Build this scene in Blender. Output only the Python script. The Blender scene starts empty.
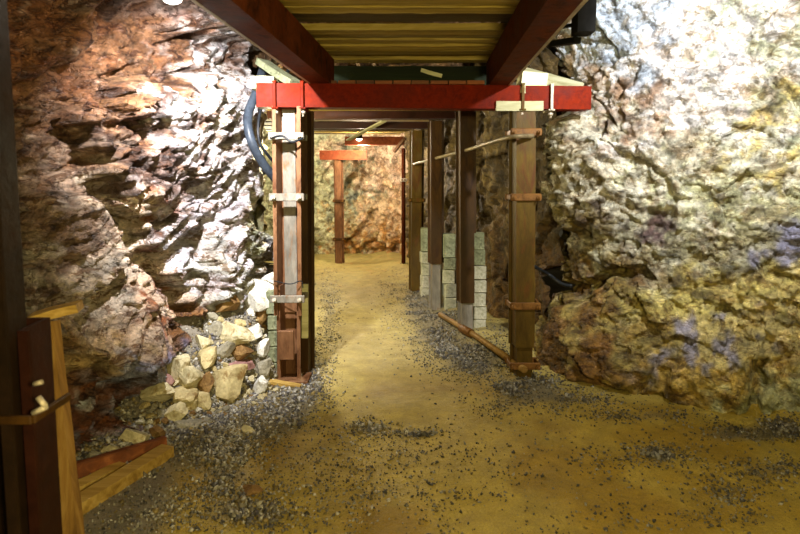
import bpy, bmesh, math, random
import numpy as np
from mathutils import Vector, Matrix

random.seed(7); RNG = np.random.RandomState(11)
C = bpy.context.scene.collection
PI = math.pi

# ------------------------------------------------------------------ camera
F = 560.0; PITCH = math.radians(5.0); H0 = 232.0; CZ = 1.5
cam = bpy.data.cameras.new('camera'); cam_o = bpy.data.objects.new('camera', cam); C.objects.link(cam_o)
cam.sensor_width = 36; cam.lens = F/800*36; cam.shift_y = -35/800.0
cam.clip_start = 0.05
cam.dof.use_dof = True; cam.dof.focus_distance = 4.5; cam.dof.aperture_fstop = 3.2
cam_o.location = (0, 0, CZ); cam_o.rotation_euler = (PI/2-PITCH, 0, 0)
bpy.context.scene.camera = cam_o
cp, sp = math.cos(PITCH), math.sin(PITCH)
def ray(px, py):
    a = (px-400)/F; b = (H0-py)/F
    return Vector((a, cp+b*sp, -sp+b*cp))
def at(px, py, Y):
    d = ray(px, py); return Vector((0, 0, CZ)) + d*(Y/d.y)
def G(px, py, z=0.0):
    d = ray(px, py); return Vector((0, 0, CZ)) + d*((z-CZ)/d.z)
def proj(P):
    x = P[:, 0]; y = P[:, 1]; z = P[:, 2]-CZ
    zc = y*cp - z*sp; yc = y*sp + z*cp
    zc = np.maximum(zc, 0.15)
    return 400+F*x/zc, H0-F*yc/zc

# ------------------------------------------------------------------ noise
_PR = np.random.RandomState(5); _PT = _PR.permutation(4096).astype(np.int32); _PT = np.concatenate([_PT, _PT]); _PV = _PR.rand(4096)
def _h(ix, iy, iz, s):
    return _PV[_PT[(_PT[(_PT[(ix+s*131) & 4095]+iy) & 4095]+iz) & 4095]]
def vnoise(P, s=0):
    I = np.floor(P).astype(np.int64); f = P-I; u = f*f*f*(f*(f*6-15)+10)
    r = 0
    for dx in (0, 1):
        wx = u[:, 0] if dx else 1-u[:, 0]
        for dy in (0, 1):
            wy = u[:, 1] if dy else 1-u[:, 1]
            for dz in (0, 1):
                wz = u[:, 2] if dz else 1-u[:, 2]
                r = r + wx*wy*wz*_h(I[:, 0]+dx, I[:, 1]+dy, I[:, 2]+dz, s)
    return r*2-1
def fbm(P, o=4, s=0):
    r = 0; a = 1; t = 0
    for i in range(o):
        r = r + a*vnoise(P*(2**i), s+i*17); t += a; a *= .5
    return r/t
def ridge(P, o=4, s=0):
    r = 0; a = 1; t = 0
    for i in range(o):
        r = r + a*(1-2*np.abs(vnoise(P*(2.1**i), s+i*13))); t += a; a *= .5
    return r/t
def facet(P, s=0, tilt=.9):
    """cellular field: every cell a plane of its own -> broken rock faces; returns height, edge distance, id"""
    I = np.floor(P).astype(np.int64); n = len(P)
    b1 = np.full(n, 1e9); b2 = np.full(n, 1e9); hh = np.zeros(n); ii = np.zeros(n)
    for dx in (-1, 0, 1):
        for dy in (-1, 0, 1):
            for dz in (-1, 0, 1):
                a, b, c = I[:, 0]+dx, I[:, 1]+dy, I[:, 2]+dz
                D = np.stack([P[:, 0]-a-_h(a, b, c, s), P[:, 1]-b-_h(a, b, c, s+1), P[:, 2]-c-_h(a, b, c, s+2)], 1)
                d = (D*D).sum(1)
                g = (D[:, 0]*(_h(a, b, c, s+3)-.5)+D[:, 1]*(_h(a, b, c, s+4)-.5)+D[:, 2]*(_h(a, b, c, s+5)-.5))*2*tilt
                k = _h(a, b, c, s+6)
                h = (k-.5)+g
                m = d < b1
                b2 = np.where(m, b1, np.minimum(b2, d)); hh = np.where(m, h, hh); ii = np.where(m, k, ii); b1 = np.where(m, d, b1)
    return hh, np.sqrt(b2)-np.sqrt(b1), ii
def sm(x, a, b):
    t = np.clip((x-a)/(b-a), 0, 1); return t*t*(3-2*t)
def poly_mask(x, y, poly, soft):
    """1 inside the polygon, falling to 0 over soft outside"""
    inside = np.zeros(len(x), bool); dist = np.full(len(x), 1e9)
    n = len(poly)
    for i in range(n):
        x0, y0 = poly[i]; x1, y1 = poly[(i+1) % n]
        if y0 != y1:
            c = ((y0 > y) != (y1 > y)) & (x < (x1-x0)*(y-y0)/(y1-y0)+x0); inside ^= c
        t = np.clip(((x-x0)*(x1-x0)+(y-y0)*(y1-y0))/((x1-x0)**2+(y1-y0)**2+1e-9), 0, 1)
        dist = np.minimum(dist, np.hypot(x-x0-t*(x1-x0), y-y0-t*(y1-y0)))
    sd = np.where(inside, -dist, dist)
    return 1-sm(sd, -soft/2, soft/2)

def lin(c):
    if isinstance(c, str):
        c = [int(c[i:i+2], 16)/255 for i in (0, 2, 4)]
    return tuple(v/12.92 if v <= .04045 else ((v+.055)/1.055)**2.4 for v in c)

# ------------------------------------------------------------------ materials
def newmat(name):
    m = bpy.data.materials.new(name); m.use_nodes = True
    nt = m.node_tree; nt.nodes.clear()
    out = nt.nodes.new('ShaderNodeOutputMaterial'); b = nt.nodes.new('ShaderNodeBsdfPrincipled')
    nt.links.new(b.outputs[0], out.inputs[0]); return m, nt, b
def N(nt, t, **kw):
    n = nt.nodes.new(t)
    for k, v in kw.items():
        if k in n.inputs: n.inputs[k].default_value = v
        else: setattr(n, k, v)
    return n
def ramp(nt, src, stops):
    r = nt.nodes.new('ShaderNodeValToRGB'); nt.links.new(src, r.inputs[0])
    while len(r.color_ramp.elements) < len(stops): r.color_ramp.elements.new(.5)
    for e, (p, c) in zip(r.color_ramp.elements, stops):
        e.position = p; e.color = (*(c if len(c) == 3 else c[:3]), 1)
    return r
def mixc(nt, fac, a, b, blend='MIX'):
    m = nt.nodes.new('ShaderNodeMix'); m.data_type = 'RGBA'; m.blend_type = blend
    for i, v in ((0, fac), (6, a), (7, b)):
        if hasattr(v, 'links') or hasattr(v, 'is_output'): nt.links.new(v, m.inputs[i])
        else: m.inputs[i].default_value = v if i == 0 else (*v, 1)
    return m.outputs[2]
def texco(nt, scale=(1, 1, 1), rot=(0, 0, 0)):
    t = nt.nodes.new('ShaderNodeTexCoord'); mp = nt.nodes.new('ShaderNodeMapping')
    mp.inputs['Scale'].default_value = scale; mp.inputs['Rotation'].default_value = rot
    nt.links.new(t.outputs['Object'], mp.inputs[0]); return mp.outputs[0]
def noise(nt, vec, scale, detail=6, rough=.6, dist=0):
    n = N(nt, 'ShaderNodeTexNoise', Scale=scale, Detail=detail, Roughness=rough, Distortion=dist)
    nt.links.new(vec, n.inputs['Vector']); return n.outputs[0]
def bump(nt, b, h, strength, dist=.01, prev=None):
    n = N(nt, 'ShaderNodeBump', Strength=strength, Distance=dist)
    nt.links.new(h, n.inputs['Height'])
    if prev: nt.links.new(prev, n.inputs['Normal'])
    nt.links.new(n.outputs[0], b.inputs['Normal']); return n.outputs[0]
G3 = lambda v: (v, v, v)

def mat_rock(name, rough=.5, strata=(0, 0, 0), sscale=(1, 1, 1), contrast=1.0, bs=1.0, patch=((.5, .4, .3), (.7, .65, .55))):
    m, nt, b = newmat(name)
    a = N(nt, 'ShaderNodeAttribute', attribute_name='Col')
    v = texco(nt); vs = texco(nt, sscale, strata)
    n1 = noise(nt, vs, 6, 8, .65, .4)
    n2 = noise(nt, v, 22, 8, .7)
    n3 = noise(nt, vs, 45, 5, .7)
    r1 = ramp(nt, n1, [(.34, G3(1-.62*contrast)), (.5, G3(1.0)), (.68, G3(1.0+.5*contrast))])
    c = mixc(nt, 1.0, a.outputs['Color'], r1.outputs[0], 'MULTIPLY')
    r2 = ramp(nt, n2, [(.36, G3(1-.45*contrast)), (.56, G3(1.05)), (.7, G3(1.25))])
    c = mixc(nt, 1.0, c, r2.outputs[0], 'MULTIPLY')
    # mineral veins: brown staining in streaks
    r3 = ramp(nt, noise(nt, vs, 3.3, 6, .6, 1.2), [(.50, G3(0)), (.62, G3(1))])
    c2 = mixc(nt, 1.0, c, (.62, .48, .36), 'MULTIPLY')
    f = N(nt, 'ShaderNodeMath', operation='MULTIPLY'); nt.links.new(r3.outputs[0], f.inputs[0]); f.inputs[1].default_value = .55*contrast
    c = mixc(nt, f.outputs[0], c, c2)
    pd = ramp(nt, noise(nt, vs, 7.5, 9, .76, .8), [(.53, G3(0)), (.56, G3(.9))])
    c = mixc(nt, pd.outputs[0], c, mixc(nt, 1.0, c, patch[0], 'MULTIPLY'))
    pl_ = ramp(nt, noise(nt, texco(nt, tuple(q*1.0 for q in sscale), (strata[0]+.1, strata[1]+.2, .7)), 9, 9, .74, .6), [(.555, G3(0)), (.60, G3(.7))])
    c = mixc(nt, pl_.outputs[0], c, mixc(nt, .12, mixc(nt, 1.0, c, (1.9, 1.9, 1.95), 'MULTIPLY'), patch[1]))
    nt.links.new(c, b.inputs['Base Color'])
    rr = ramp(nt, n2, [(.3, G3(rough-.15)), (.7, G3(rough+.25))])
    nt.links.new(rr.outputs[0], b.inputs['Roughness'])
    p = bump(nt, b, n2, .9*bs, .03)
    p = bump(nt, b, n3, .8*bs, .012, p)
    vo = N(nt, 'ShaderNodeTexVoronoi', Scale=14.0, feature='DISTANCE_TO_EDGE'); 
    w = mixc(nt, .12, vs, noise(nt, vs, 5, 3))
    nt.links.new(w, vo.inputs['Vector'])
    vr = ramp(nt, vo.outputs['Distance'], [(0, G3(0)), (.06, G3(1))])
    bump(nt, b, vr.outputs[0], .55*bs, .012, p)
    return m

def mat_simple(name, c1, c2, scale=8, rough=.6, metal=0, bs=.3, stretch=(1, 1, 1), c3=None, spec=.5, lo=.38, hi=.62):
    m, nt, b = newmat(name)
    v = texco(nt, stretch)
    n1 = noise(nt, v, scale, 7, .65, .3); n2 = noise(nt, v, scale*6, 5, .7)
    r = ramp(nt, n1, [(lo, lin(c1)), (hi, lin(c2))])
    c = r.outputs[0]
    if c3:
        r3 = ramp(nt, noise(nt, v, scale*2.3, 6, .7, .6), [(.52, G3(0)), (.66, G3(1))])
        c = mixc(nt, r3.outputs[0], c, lin(c3))
    d = ramp(nt, n2, [(.3, G3(.7)), (.7, G3(1.15))])
    c = mixc(nt, 1.0, c, d.outputs[0], 'MULTIPLY')
    nt.links.new(c, b.inputs['Base Color'])
    rr = ramp(nt, n1, [(.3, G3(max(rough-.12, .05))), (.7, G3(rough+.12))])
    nt.links.new(rr.outputs[0], b.inputs['Roughness'])
    b.inputs['Metallic'].default_value = metal; b.inputs['Specular IOR Level'].default_value = .04 if 'red' in name else .2
    bump(nt, b, n2, bs, .006)
    return m

def mat_wood(name, c1, c2, c3, axis='x', rough=.7):
    m, nt, b = newmat(name)
    st = {'x': (.5, 9, 9), 'y': (9, .5, 9), 'z': (9, 9, .5)}[axis]
    oi = N(nt, 'ShaderNodeObjectInfo')
    t = nt.nodes.new('ShaderNodeTexCoord'); ad = N(nt, 'ShaderNodeVectorMath', operation='ADD')
    nt.links.new(t.outputs['Object'], ad.inputs[0])
    sc = N(nt, 'ShaderNodeVectorMath', operation='SCALE'); sc.inputs['Scale'].default_value = 37
    cx = N(nt, 'ShaderNodeCombineXYZ')
    for i in range(3): nt.links.new(oi.outputs['Random'], cx.inputs[i])
    nt.links.new(cx.outputs[0], sc.inputs[0]); nt.links.new(sc.outputs[0], ad.inputs[1])
    mp = nt.nodes.new('ShaderNodeMapping'); mp.inputs['Scale'].default_value = st
    nt.links.new(ad.outputs[0], mp.inputs[0]); v = mp.outputs[0]
    n1 = noise(nt, v, 2.2, 8, .65, .5); n2 = noise(nt, v, 9, 6, .7)
    r = ramp(nt, n1, [(.32, lin(c1)), (.52, lin(c2)), (.72, lin(c3))])
    hv = ramp(nt, oi.outputs['Random'], [(0, G3(.55)), (1, G3(1.25))])
    c = mixc(nt, 1.0, r.outputs[0], hv.outputs[0], 'MULTIPLY')
    nt.links.new(c, b.inputs['Base Color']); b.inputs['Roughness'].default_value = rough
    bump(nt, b, n2, .5, .006)
    return m

M = {}
M['rock_left'] = mat_rock('rock_left', .5, (math.radians(-24), 0, 0), (1.2, .6, 2.2), .9, 1.3, ((.30, .19, .10), (.84, .80, .78)))
M['rock_right'] = mat_rock('rock_right', .55, (0, math.radians(-25), 0), (1, 1, 1.6), 1.05, 1.2, ((.50, .42, .30), (.86, .84, .78)))
M['rock_far'] = mat_rock('rock_far', .6, (0, 0, 0), (1, 1, 1), .9)
M['stone'] = None
M['red'] = mat_simple('red_paint', '601604', '741e06', 5, .5, 0, .25, c3='5c160a')
M['dkred'] = mat_simple('red_rust', '4a200f', '623017', 4, .6, .1, .4, c3='34190c')
M['flange'] = mat_simple('worn_steel', '8f8574', 'b8ad98', 9, .45, .2, .3)
M['rust'] = mat_simple('rusty_steel', '64422a', '8a6444', 5, .55, .15, .5, (1, 1, .35), c3='55331c')
M['web'] = mat_simple('pale_steel', '6c685e', '8e887a', 5, .5, .15, .35, (1, 1, .3), c3='7d5a38')
M['olive_rust'] = mat_simple('brown_rust', '42300a', '5a460f', 4, .55, .1, .5, (1, 1, .35), c3='54300f')
M['dark_rust'] = mat_simple('dark_rust', '342208', '4a300e', 4, .55, .1, .5, (1, 1, .35), c3='2f190c')
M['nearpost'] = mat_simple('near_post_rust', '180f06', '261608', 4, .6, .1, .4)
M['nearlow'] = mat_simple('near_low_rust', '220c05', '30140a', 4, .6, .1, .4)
M['orust'] = mat_simple('orange_rust', '74341c', '96502e', 5, .6, 0, .3, c3='6b2f16')
M['bolt'] = mat_simple('bolt_steel', 'a59a88', 'd3c8b4', 14, .4, .2, .3)
M['rbolt'] = mat_simple('rusty_bolt', '5a3a18', '7c5628', 14, .5, .1, .3)
M['concrete'] = mat_simple('pale_concrete', '98977a', 'bdbb9e', 7, .85, 0, .7, c3='7c7d5e')
M['bconcrete'] = mat_simple('white_concrete', 'a9a68e', 'cbc8b2', 7, .85, 0, .7, c3='8c8c70')
M['gconcrete'] = mat_simple('grey_green_concrete', '6f7458', '969a78', 7, .85, 0, .7, c3='56583f')
M['roofwood'] = mat_wood('olive_plank', '6b5a1c', '968030', 'b8a868', 'x')
M['roofwood2'] = mat_wood('dark_plank', '2e220a', '4c3a14', '6a5a24', 'x')
M['darkwood'] = mat_wood('dark_green_board', '0a1206', '121c08', '1c2a0e', 'x', .95)
M['palewood'] = mat_wood('pale_board', 'a9a67c', 'cfcda2', 'e0dfbe', 'x')
M['timber'] = mat_wood('timber', '6b4a1c', '9a7334', 'b99552', 'z')
M['timber_y'] = mat_wood('timber_long', '7a5a1e', 'ab8a40', 'c9ab62', 'x')
M['redwood'] = mat_wood('red_brown_board', '5a2c10', '7d431c', 'a4622e', 'x')
M['hose'] = mat_simple('hose_rubber', '2a3038', '3a424c', 12, .35, 0, .15)
M['cable'] = mat_simple('cable_rubber', '15171a', '202428', 12, .4, 0, .1)
M['black'] = mat_simple('black_case', '040404', '080808', 12, .8, 0, .1)
M['pipe'] = mat_simple('pipe_rust', '75582a', '96763e', 6, .5, .1, .4, c3='6b4820')
M['galv'] = mat_simple('dull_pipe', '5f5440', '8a7b5c', 6, .45, .3, .4)
def mat_emit(name, col, s):
    m = bpy.data.materials.new(name); m.use_nodes = True; nt = m.node_tree; nt.nodes.clear()
    o = nt.nodes.new('ShaderNodeOutputMaterial'); e = N(nt, 'ShaderNodeEmission', Strength=s); e.inputs[0].default_value = (*col, 1)
    nt.links.new(e.outputs[0], o.inputs[0]); return m
M['lampw'] = mat_emit('lamp_glass_white', (1, .97, .92), 14)
M['lampo'] = mat_emit('lamp_glass_warm', (1, .78, .5), 20)

def mat_attr(name, rough=.7, bs=.6, sc=25, con=.3):
    m, nt, b = newmat(name)
    a = N(nt, 'ShaderNodeAttribute', attribute_name='Col'); v = texco(nt)
    n = noise(nt, v, sc, 7, .7)
    r = ramp(nt, n, [(.32, G3(1-con)), (.68, G3(1+con))])
    c = mixc(nt, 1.0, a.outputs['Color'], r.outputs[0], 'MULTIPLY')
    nt.links.new(c, b.inputs['Base Color']); b.inputs['Roughness'].default_value = rough
    p = bump(nt, b, n, bs, .01); return m, nt, b, p
M['gravel'] = mat_attr('gravel_chips', .5, .3, 60)[0]
def mat_stone(name, c1, c2, c3):
    m = mat_simple(name, c1, c2, 7, .62, 0, .9, c3=c3); return m
M['st_cream'] = mat_stone('stone_cream', 'b0a57e', 'ded4ae', '8c7648')
M['st_white'] = mat_stone('stone_white', 'c9c6b8', 'ecebe2', 'a39a80')
M['st_grey'] = mat_stone('stone_grey', '7f7a68', 'a8a28e', '5e5846')
M['st_brown'] = mat_stone('stone_brown', '6a4a26', '97794a', '4d2f14')
M['st_pink'] = mat_stone('stone_pink', '84605a', 'a8827a', '6b4a40')
M['st_yellow'] = mat_stone('stone_yellow', 'a8986a', 'd0c292', '84683a')

# floor mud
m, nt, b, p = mat_attr('ochre_mud', .6, .35, 9, .22)
v = texco(nt); w = noise(nt, v, 1.1, 5, .55)
rr = ramp(nt, w, [(.38, G3(.32)), (.62, G3(.75))]); nt.links.new(rr.outputs[0], b.inputs['Roughness'])
g = noise(nt, v, 70, 4, .75); p = bump(nt, b, g, .9, .010, p); p = bump(nt, b, noise(nt, v, 24, 5, .7), .8, .025, p)
_s = ramp(nt, noise(nt, v, 130, 3, .8), [(.36, G3(.55)), (.46, G3(1)), (.6, G3(1)), (.68, G3(1.5))])
_o = b.inputs['Base Color'].links[0].from_socket
nt.links.new(mixc(nt, .8, _o, mixc(nt, 1.0, _o, _s.outputs[0], 'MULTIPLY')), b.inputs['Base Color'])
M['mud'] = m

# ------------------------------------------------------------------ object helpers
def tag(o, label=None, cat=None, group=None, kind=None):
    if label: o['label'] = label
    if cat: o['category'] = cat
    if group: o['group'] = group
    if kind: o['kind'] = kind
    return o
def empty(name, loc, label=None, cat=None, group=None):
    o = bpy.data.objects.new(name, None); C.objects.link(o); o.location = loc; o.empty_display_size = .1
    return tag(o, label, cat, group)
def link(name, me, mat, parent=None, origin=None):
    """me in world coordinates; move the origin, keep world place"""
    o = bpy.data.objects.new(name, me); C.objects.link(o)
    if mat: me.materials.append(M[mat] if isinstance(mat, str) else mat)
    base = Vector((0, 0, 0)); q = parent
    while q: base = base + q.location; q = q.parent
    if origin is None: origin = base
    origin = Vector(origin)
    me.transform(Matrix.Translation(-origin))
    o.location = origin-base
    if parent: o.parent = parent
    return o
class MB:
    def __init__(s): s.bm = bmesh.new()
    def box(s, c, dims, mat=None, bev=.004, jit=0):
        b = bmesh.new(); bmesh.ops.create_cube(b, size=1)
        for v in b.verts: v.co = Vector((v.co.x*dims[0], v.co.y*dims[1], v.co.z*dims[2]))
        if jit:
            for v in b.verts: v.co += Vector((random.uniform(-jit, jit), random.uniform(-jit, jit), random.uniform(-jit, jit)))
        if bev: bmesh.ops.bevel(b, geom=b.edges[:], offset=bev, segments=1, affect='EDGES')
        T = Matrix.Translation(c) @ (mat.to_4x4() if mat else Matrix())
        bmesh.ops.transform(b, matrix=T, verts=b.verts); s._add(b); return s
    def _add(s, b):
        me = bpy.data.meshes.new('t'); b.to_mesh(me); b.free(); s.bm.from_mesh(me); bpy.data.meshes.remove(me)
    def bar(s, p0, p1, w, h, up=(0, 0, 1), bev=.004, jit=0):
        p0, p1 = Vector(p0), Vector(p1); x = (p1-p0); L = x.length; x.normalize()
        z = Vector(up); z = (z-x*z.dot(x)).normalized(); y = z.cross(x)
        R = Matrix((x, y, z)).transposed()
        return s.box((p0+p1)/2, (L, w, h), R, bev, jit)
    def board(s, p0, p1, w, h, up=(0, 0, 1), seg=14, wob=.006, seed=0):
        """plank with uneven sawn edges and slight bow"""
        p0, p1 = Vector(p0), Vector(p1); x = (p1-p0); L = x.length; x.normalize()
        z = Vector(up); z = (z-x*z.dot(x)).normalized(); y = z.cross(x)
        r = random.Random(seed); ring = []
        bw = r.uniform(-1, 1)*wob*1.5
        for i in range(seg+1):
            t = i/seg; c = p0+x*(L*t)+z*(bw*math.sin(t*PI)); vs = []
            for sy, sz in ((-1, -1), (-1, 1), (1, 1), (1, -1)):
                vs.append(s.bm.verts.new(c+y*(sy*w/2+r.uniform(-wob, wob))+z*(sz*h/2+r.uniform(-wob, wob)*.35)))
            ring.append(vs)
        for i in range(seg):
            for k in range(4):
                a, b_ = ring[i], ring[i+1]; s.bm.faces.new((a[k], a[(k+1) % 4], b_[(k+1) % 4], b_[k]))
        s.bm.faces.new(ring[0][::-1]); s.bm.faces.new(ring[-1]); return s
    def profile(s, p0, p1, pts, right, nseg=1):
        """closed 2-D outline (a, b) extruded p0->p1, a along right, b along right x dir"""
        p0, p1 = Vector(p0), Vector(p1); d = (p1-p0).normalized(); a = Vector(right); a = (a-d*a.dot(d)).normalized(); b = d.cross(a)
        rings = []
        for i in range(nseg+1):
            c = p0.lerp(p1, i/nseg); rings.append([s.bm.verts.new(c+a*u+b*v) for u, v in pts])
        n = len(pts)
        for i in range(nseg):
            for k in range(n): s.bm.faces.new((rings[i][k], rings[i][(k+1) % n], rings[i+1][(k+1) % n], rings[i+1][k]))
        s.bm.faces.new(rings[0][::-1]); s.bm.faces.new(rings[-1]); return s
    def tube(s, pts, r, n=12, caps=True):
        pts = [Vector(p) for p in pts]; rings = []
        up = Vector((0, 0, 1))
        if abs((pts[1]-pts[0]).normalized().dot(up)) > .9: up = Vector((1, 0, 0))
        for i, p in enumerate(pts):
            d = (pts[min(i+1, len(pts)-1)]-pts[max(i-1, 0)]).normalized()
            a = d.cross(up).normalized(); b = a.cross(d); up = b
            rings.append([s.bm.verts.new(p+(a*math.cos(t)+b*math.sin(t))*r) for t in [2*PI*k/n for k in range(n)]])
        for i in range(len(rings)-1):
            for k in range(n):
                f = s.bm.faces.new((rings[i][k], rings[i][(k+1) % n], rings[i+1][(k+1) % n], rings[i+1][k])); f.smooth = True
        if caps: s.bm.faces.new(rings[0][::-1]); s.bm.faces.new(rings[-1])
        return s
    def build(s, name, mat, parent=None, origin=None):
        bmesh.ops.recalc_face_normals(s.bm, faces=s.bm.faces[:])
        me = bpy.data.meshes.new(name); s.bm.to_mesh(me); s.bm.free()
        if origin is None and parent is None:
            co = np.array([v.co for v in me.vertices]); origin = (*((co.min(0)+co.max(0))/2)[:2], co[:, 2].min())
        return link(name, me, mat, parent, origin)
def spline(pts, n=8):
    P = [Vector(p) for p in pts]; P = [P[0]*2-P[1]]+P+[P[-1]*2-P[-2]]; out = []
    for i in range(1, len(P)-2):
        for k in range(n):
            t = k/n; a, b, c, d = P[i-1:i+3]
            out.append(.5*((2*b)+(c-a)*t+(2*a-5*b+4*c-d)*t*t+(3*b-a-3*c+d)*t**3))
    out.append(P[-2]); return out

# ------------------------------------------------------------------ ground height
A0, A1, A2 = G(276, 384), G(150, 441), G(60, 492)
def seg_d(x, y, a, b):
    """signed distance left of the segment line (positive = behind the heap front), and t"""
    dx, dy = b.x-a.x, b.y-a.y; L = math.hypot(dx, dy)
    return ((x-a.x)*dy-(y-a.y)*dx)/L*-1, ((x-a.x)*dx+(y-a.y)*dy)/L/L
def ground(x, y):
    x = np.asarray(x, float); y = np.asarray(y, float)
    P = np.stack([x, y, np.zeros_like(x)], -1).reshape(-1, 3)
    h = .018*fbm(P*1.2, 3, 5)+.006*fbm(P*6, 3, 9)
    h = h.reshape(x.shape)
    d1, t1 = seg_d(x, y, A0, A1)
    d1 = -d1
    sl = 2.2-1.6*np.clip(t1, 0, 1)-.4*np.clip(t1-1, 0, 1)
    mx = 1.1-.85*np.clip(t1, 0, 1.2)
    m_ = np.clip(d1, 0, 9)*sl*sm(t1, -.75, -.35)
    m_ = mx*(1-np.exp(-m_/np.maximum(mx, .05)))*sm(t1, 1.5, .8)
    m_ = m_*np.where(y > 4.15, sm(x, -1.0, -1.1), 1)
    # gentle banks at the foot of the right hand rock
    bank = .10*sm((x*.55+y)-4.75, 0, .8)*sm(x, 1.0, 1.5)*sm(y, 5.0, 4.2)
    bl = .07*sm((x+.2*(y-4.4)), .72, 1.15)*sm(y, 4.3, 5.0)
    return h+m_+bank+bl
_T = np.arange(1.5, 9, .008)
def hit(px, py):
    d = ray(px, py); z = CZ+d.z*_T; g = ground(d.x*_T, d.y*_T); k = np.argmax(z < g)
    if not (z < g).any(): k = 300
    return Vector((0, 0, CZ))+d*float(_T[k])

# ------------------------------------------------------------------ rock walls
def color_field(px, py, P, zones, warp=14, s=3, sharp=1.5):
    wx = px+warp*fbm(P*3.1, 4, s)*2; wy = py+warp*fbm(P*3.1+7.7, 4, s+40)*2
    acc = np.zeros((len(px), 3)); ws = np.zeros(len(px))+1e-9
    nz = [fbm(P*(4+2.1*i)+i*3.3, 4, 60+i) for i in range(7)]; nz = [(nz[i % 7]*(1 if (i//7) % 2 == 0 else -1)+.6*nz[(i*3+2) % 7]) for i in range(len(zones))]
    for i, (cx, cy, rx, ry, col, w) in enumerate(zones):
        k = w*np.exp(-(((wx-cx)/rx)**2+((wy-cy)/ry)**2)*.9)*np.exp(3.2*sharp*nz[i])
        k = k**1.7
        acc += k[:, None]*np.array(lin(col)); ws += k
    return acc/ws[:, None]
def make_wall(name, plan, z0, z1, step, mat, disp, zones, side=1, warp=14, roof=0.0):
    """plan: polyline; rock grows from it towards the inside (side=+1: right of the walking direction)"""
    pl = [Vector((p[0], p[1], 0)) for p in plan]; pl = spline(pl, 10)
    L = [0]
    for a, b in zip(pl, pl[1:]): L.append(L[-1]+(b-a).length)
    nu = int(L[-1]/step)+1; nz_ = int((z1-z0)/step)+1
    us = np.linspace(0, L[-1], nu); X = np.interp(us, L, [p.x for p in pl]); Y = np.interp(us, L, [p.y for p in pl])
    tx = np.gradient(X); ty = np.gradient(Y); k = 25
    ker = np.ones(2*k+1)/(2*k+1)
    tx = np.convolve(np.pad(tx, k, 'edge'), ker, 'valid'); ty = np.convolve(np.pad(ty, k, 'edge'), ker, 'valid')
    tl = np.hypot(tx, ty); nx, ny = ty/tl*side, -tx/tl*side
    zs = np.linspace(z0, z1, nz_)
    UU, ZZ = np.meshgrid(us, zs, indexing='ij'); shp = UU.shape
    BX = np.repeat(X[:, None], nz_, 1); BY = np.repeat(Y[:, None], nz_, 1)
    NX = np.repeat(nx[:, None], nz_, 1).ravel(); NY = np.repeat(ny[:, None], nz_, 1).ravel()
    P = np.stack([BX.ravel(), BY.ravel(), ZZ.ravel()], 1)
    px, py = proj(P)
    for it in range(2):
        d, tz = disp(P, UU.ravel(), px, py)
        Q = P.copy(); ds = d; Q[:, 0] += NX*ds; Q[:, 1] += NY*ds; px, py = proj(Q)
    d, tz = disp(P, UU.ravel(), px, py)
    if roof: d = d+roof*sm(P[:, 2], 2.3, z1)**1.5
    Q = P.copy(); Q[:, 0] += NX*d; Q[:, 1] += NY*d; Q[:, 2] += tz
    px, py = proj(Q); col = color_field(px, py, P, zones, warp)
    idx = np.arange(nu*nz_).reshape(shp)
    a, b_, c, e = idx[:-1, :-1].ravel(), idx[1:, :-1].ravel(), idx[1:, 1:].ravel(), idx[:-1, 1:].ravel()
    faces = np.stack([a, b_, c, e] if side > 0 else [a, e, c, b_], 1)
    me = bpy.data.meshes.new(name); me.vertices.add(len(Q)); me.vertices.foreach_set('co', Q.ravel())
    me.loops.add(faces.size); me.loops.foreach_set('vertex_index', faces.ravel())
    me.polygons.add(len(faces)); me.polygons.foreach_set('loop_start', np.arange(len(faces))*4); me.polygons.foreach_set('loop_total', np.full(len(faces), 4))
    me.update(calc_edges=True)
    at_ = me.color_attributes.new('Col', 'FLOAT_COLOR', 'POINT')
    at_.data.foreach_set('color', np.concatenate([col, np.ones((len(col), 1))], 1).ravel())
    me.materials.append(M[mat]); o = bpy.data.objects.new(name, me); C.objects.link(o)
    o['kind'] = 'structure'; return o

def rot_uz(P, U, deg, st):
    a = math.radians(deg); c, s = math.cos(a), math.sin(a)
    u = U*c+P[:, 2]*s; z = -U*s+P[:, 2]*c
    return np.stack([u*st, z, np.zeros_like(u)+.3], 1)

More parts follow.
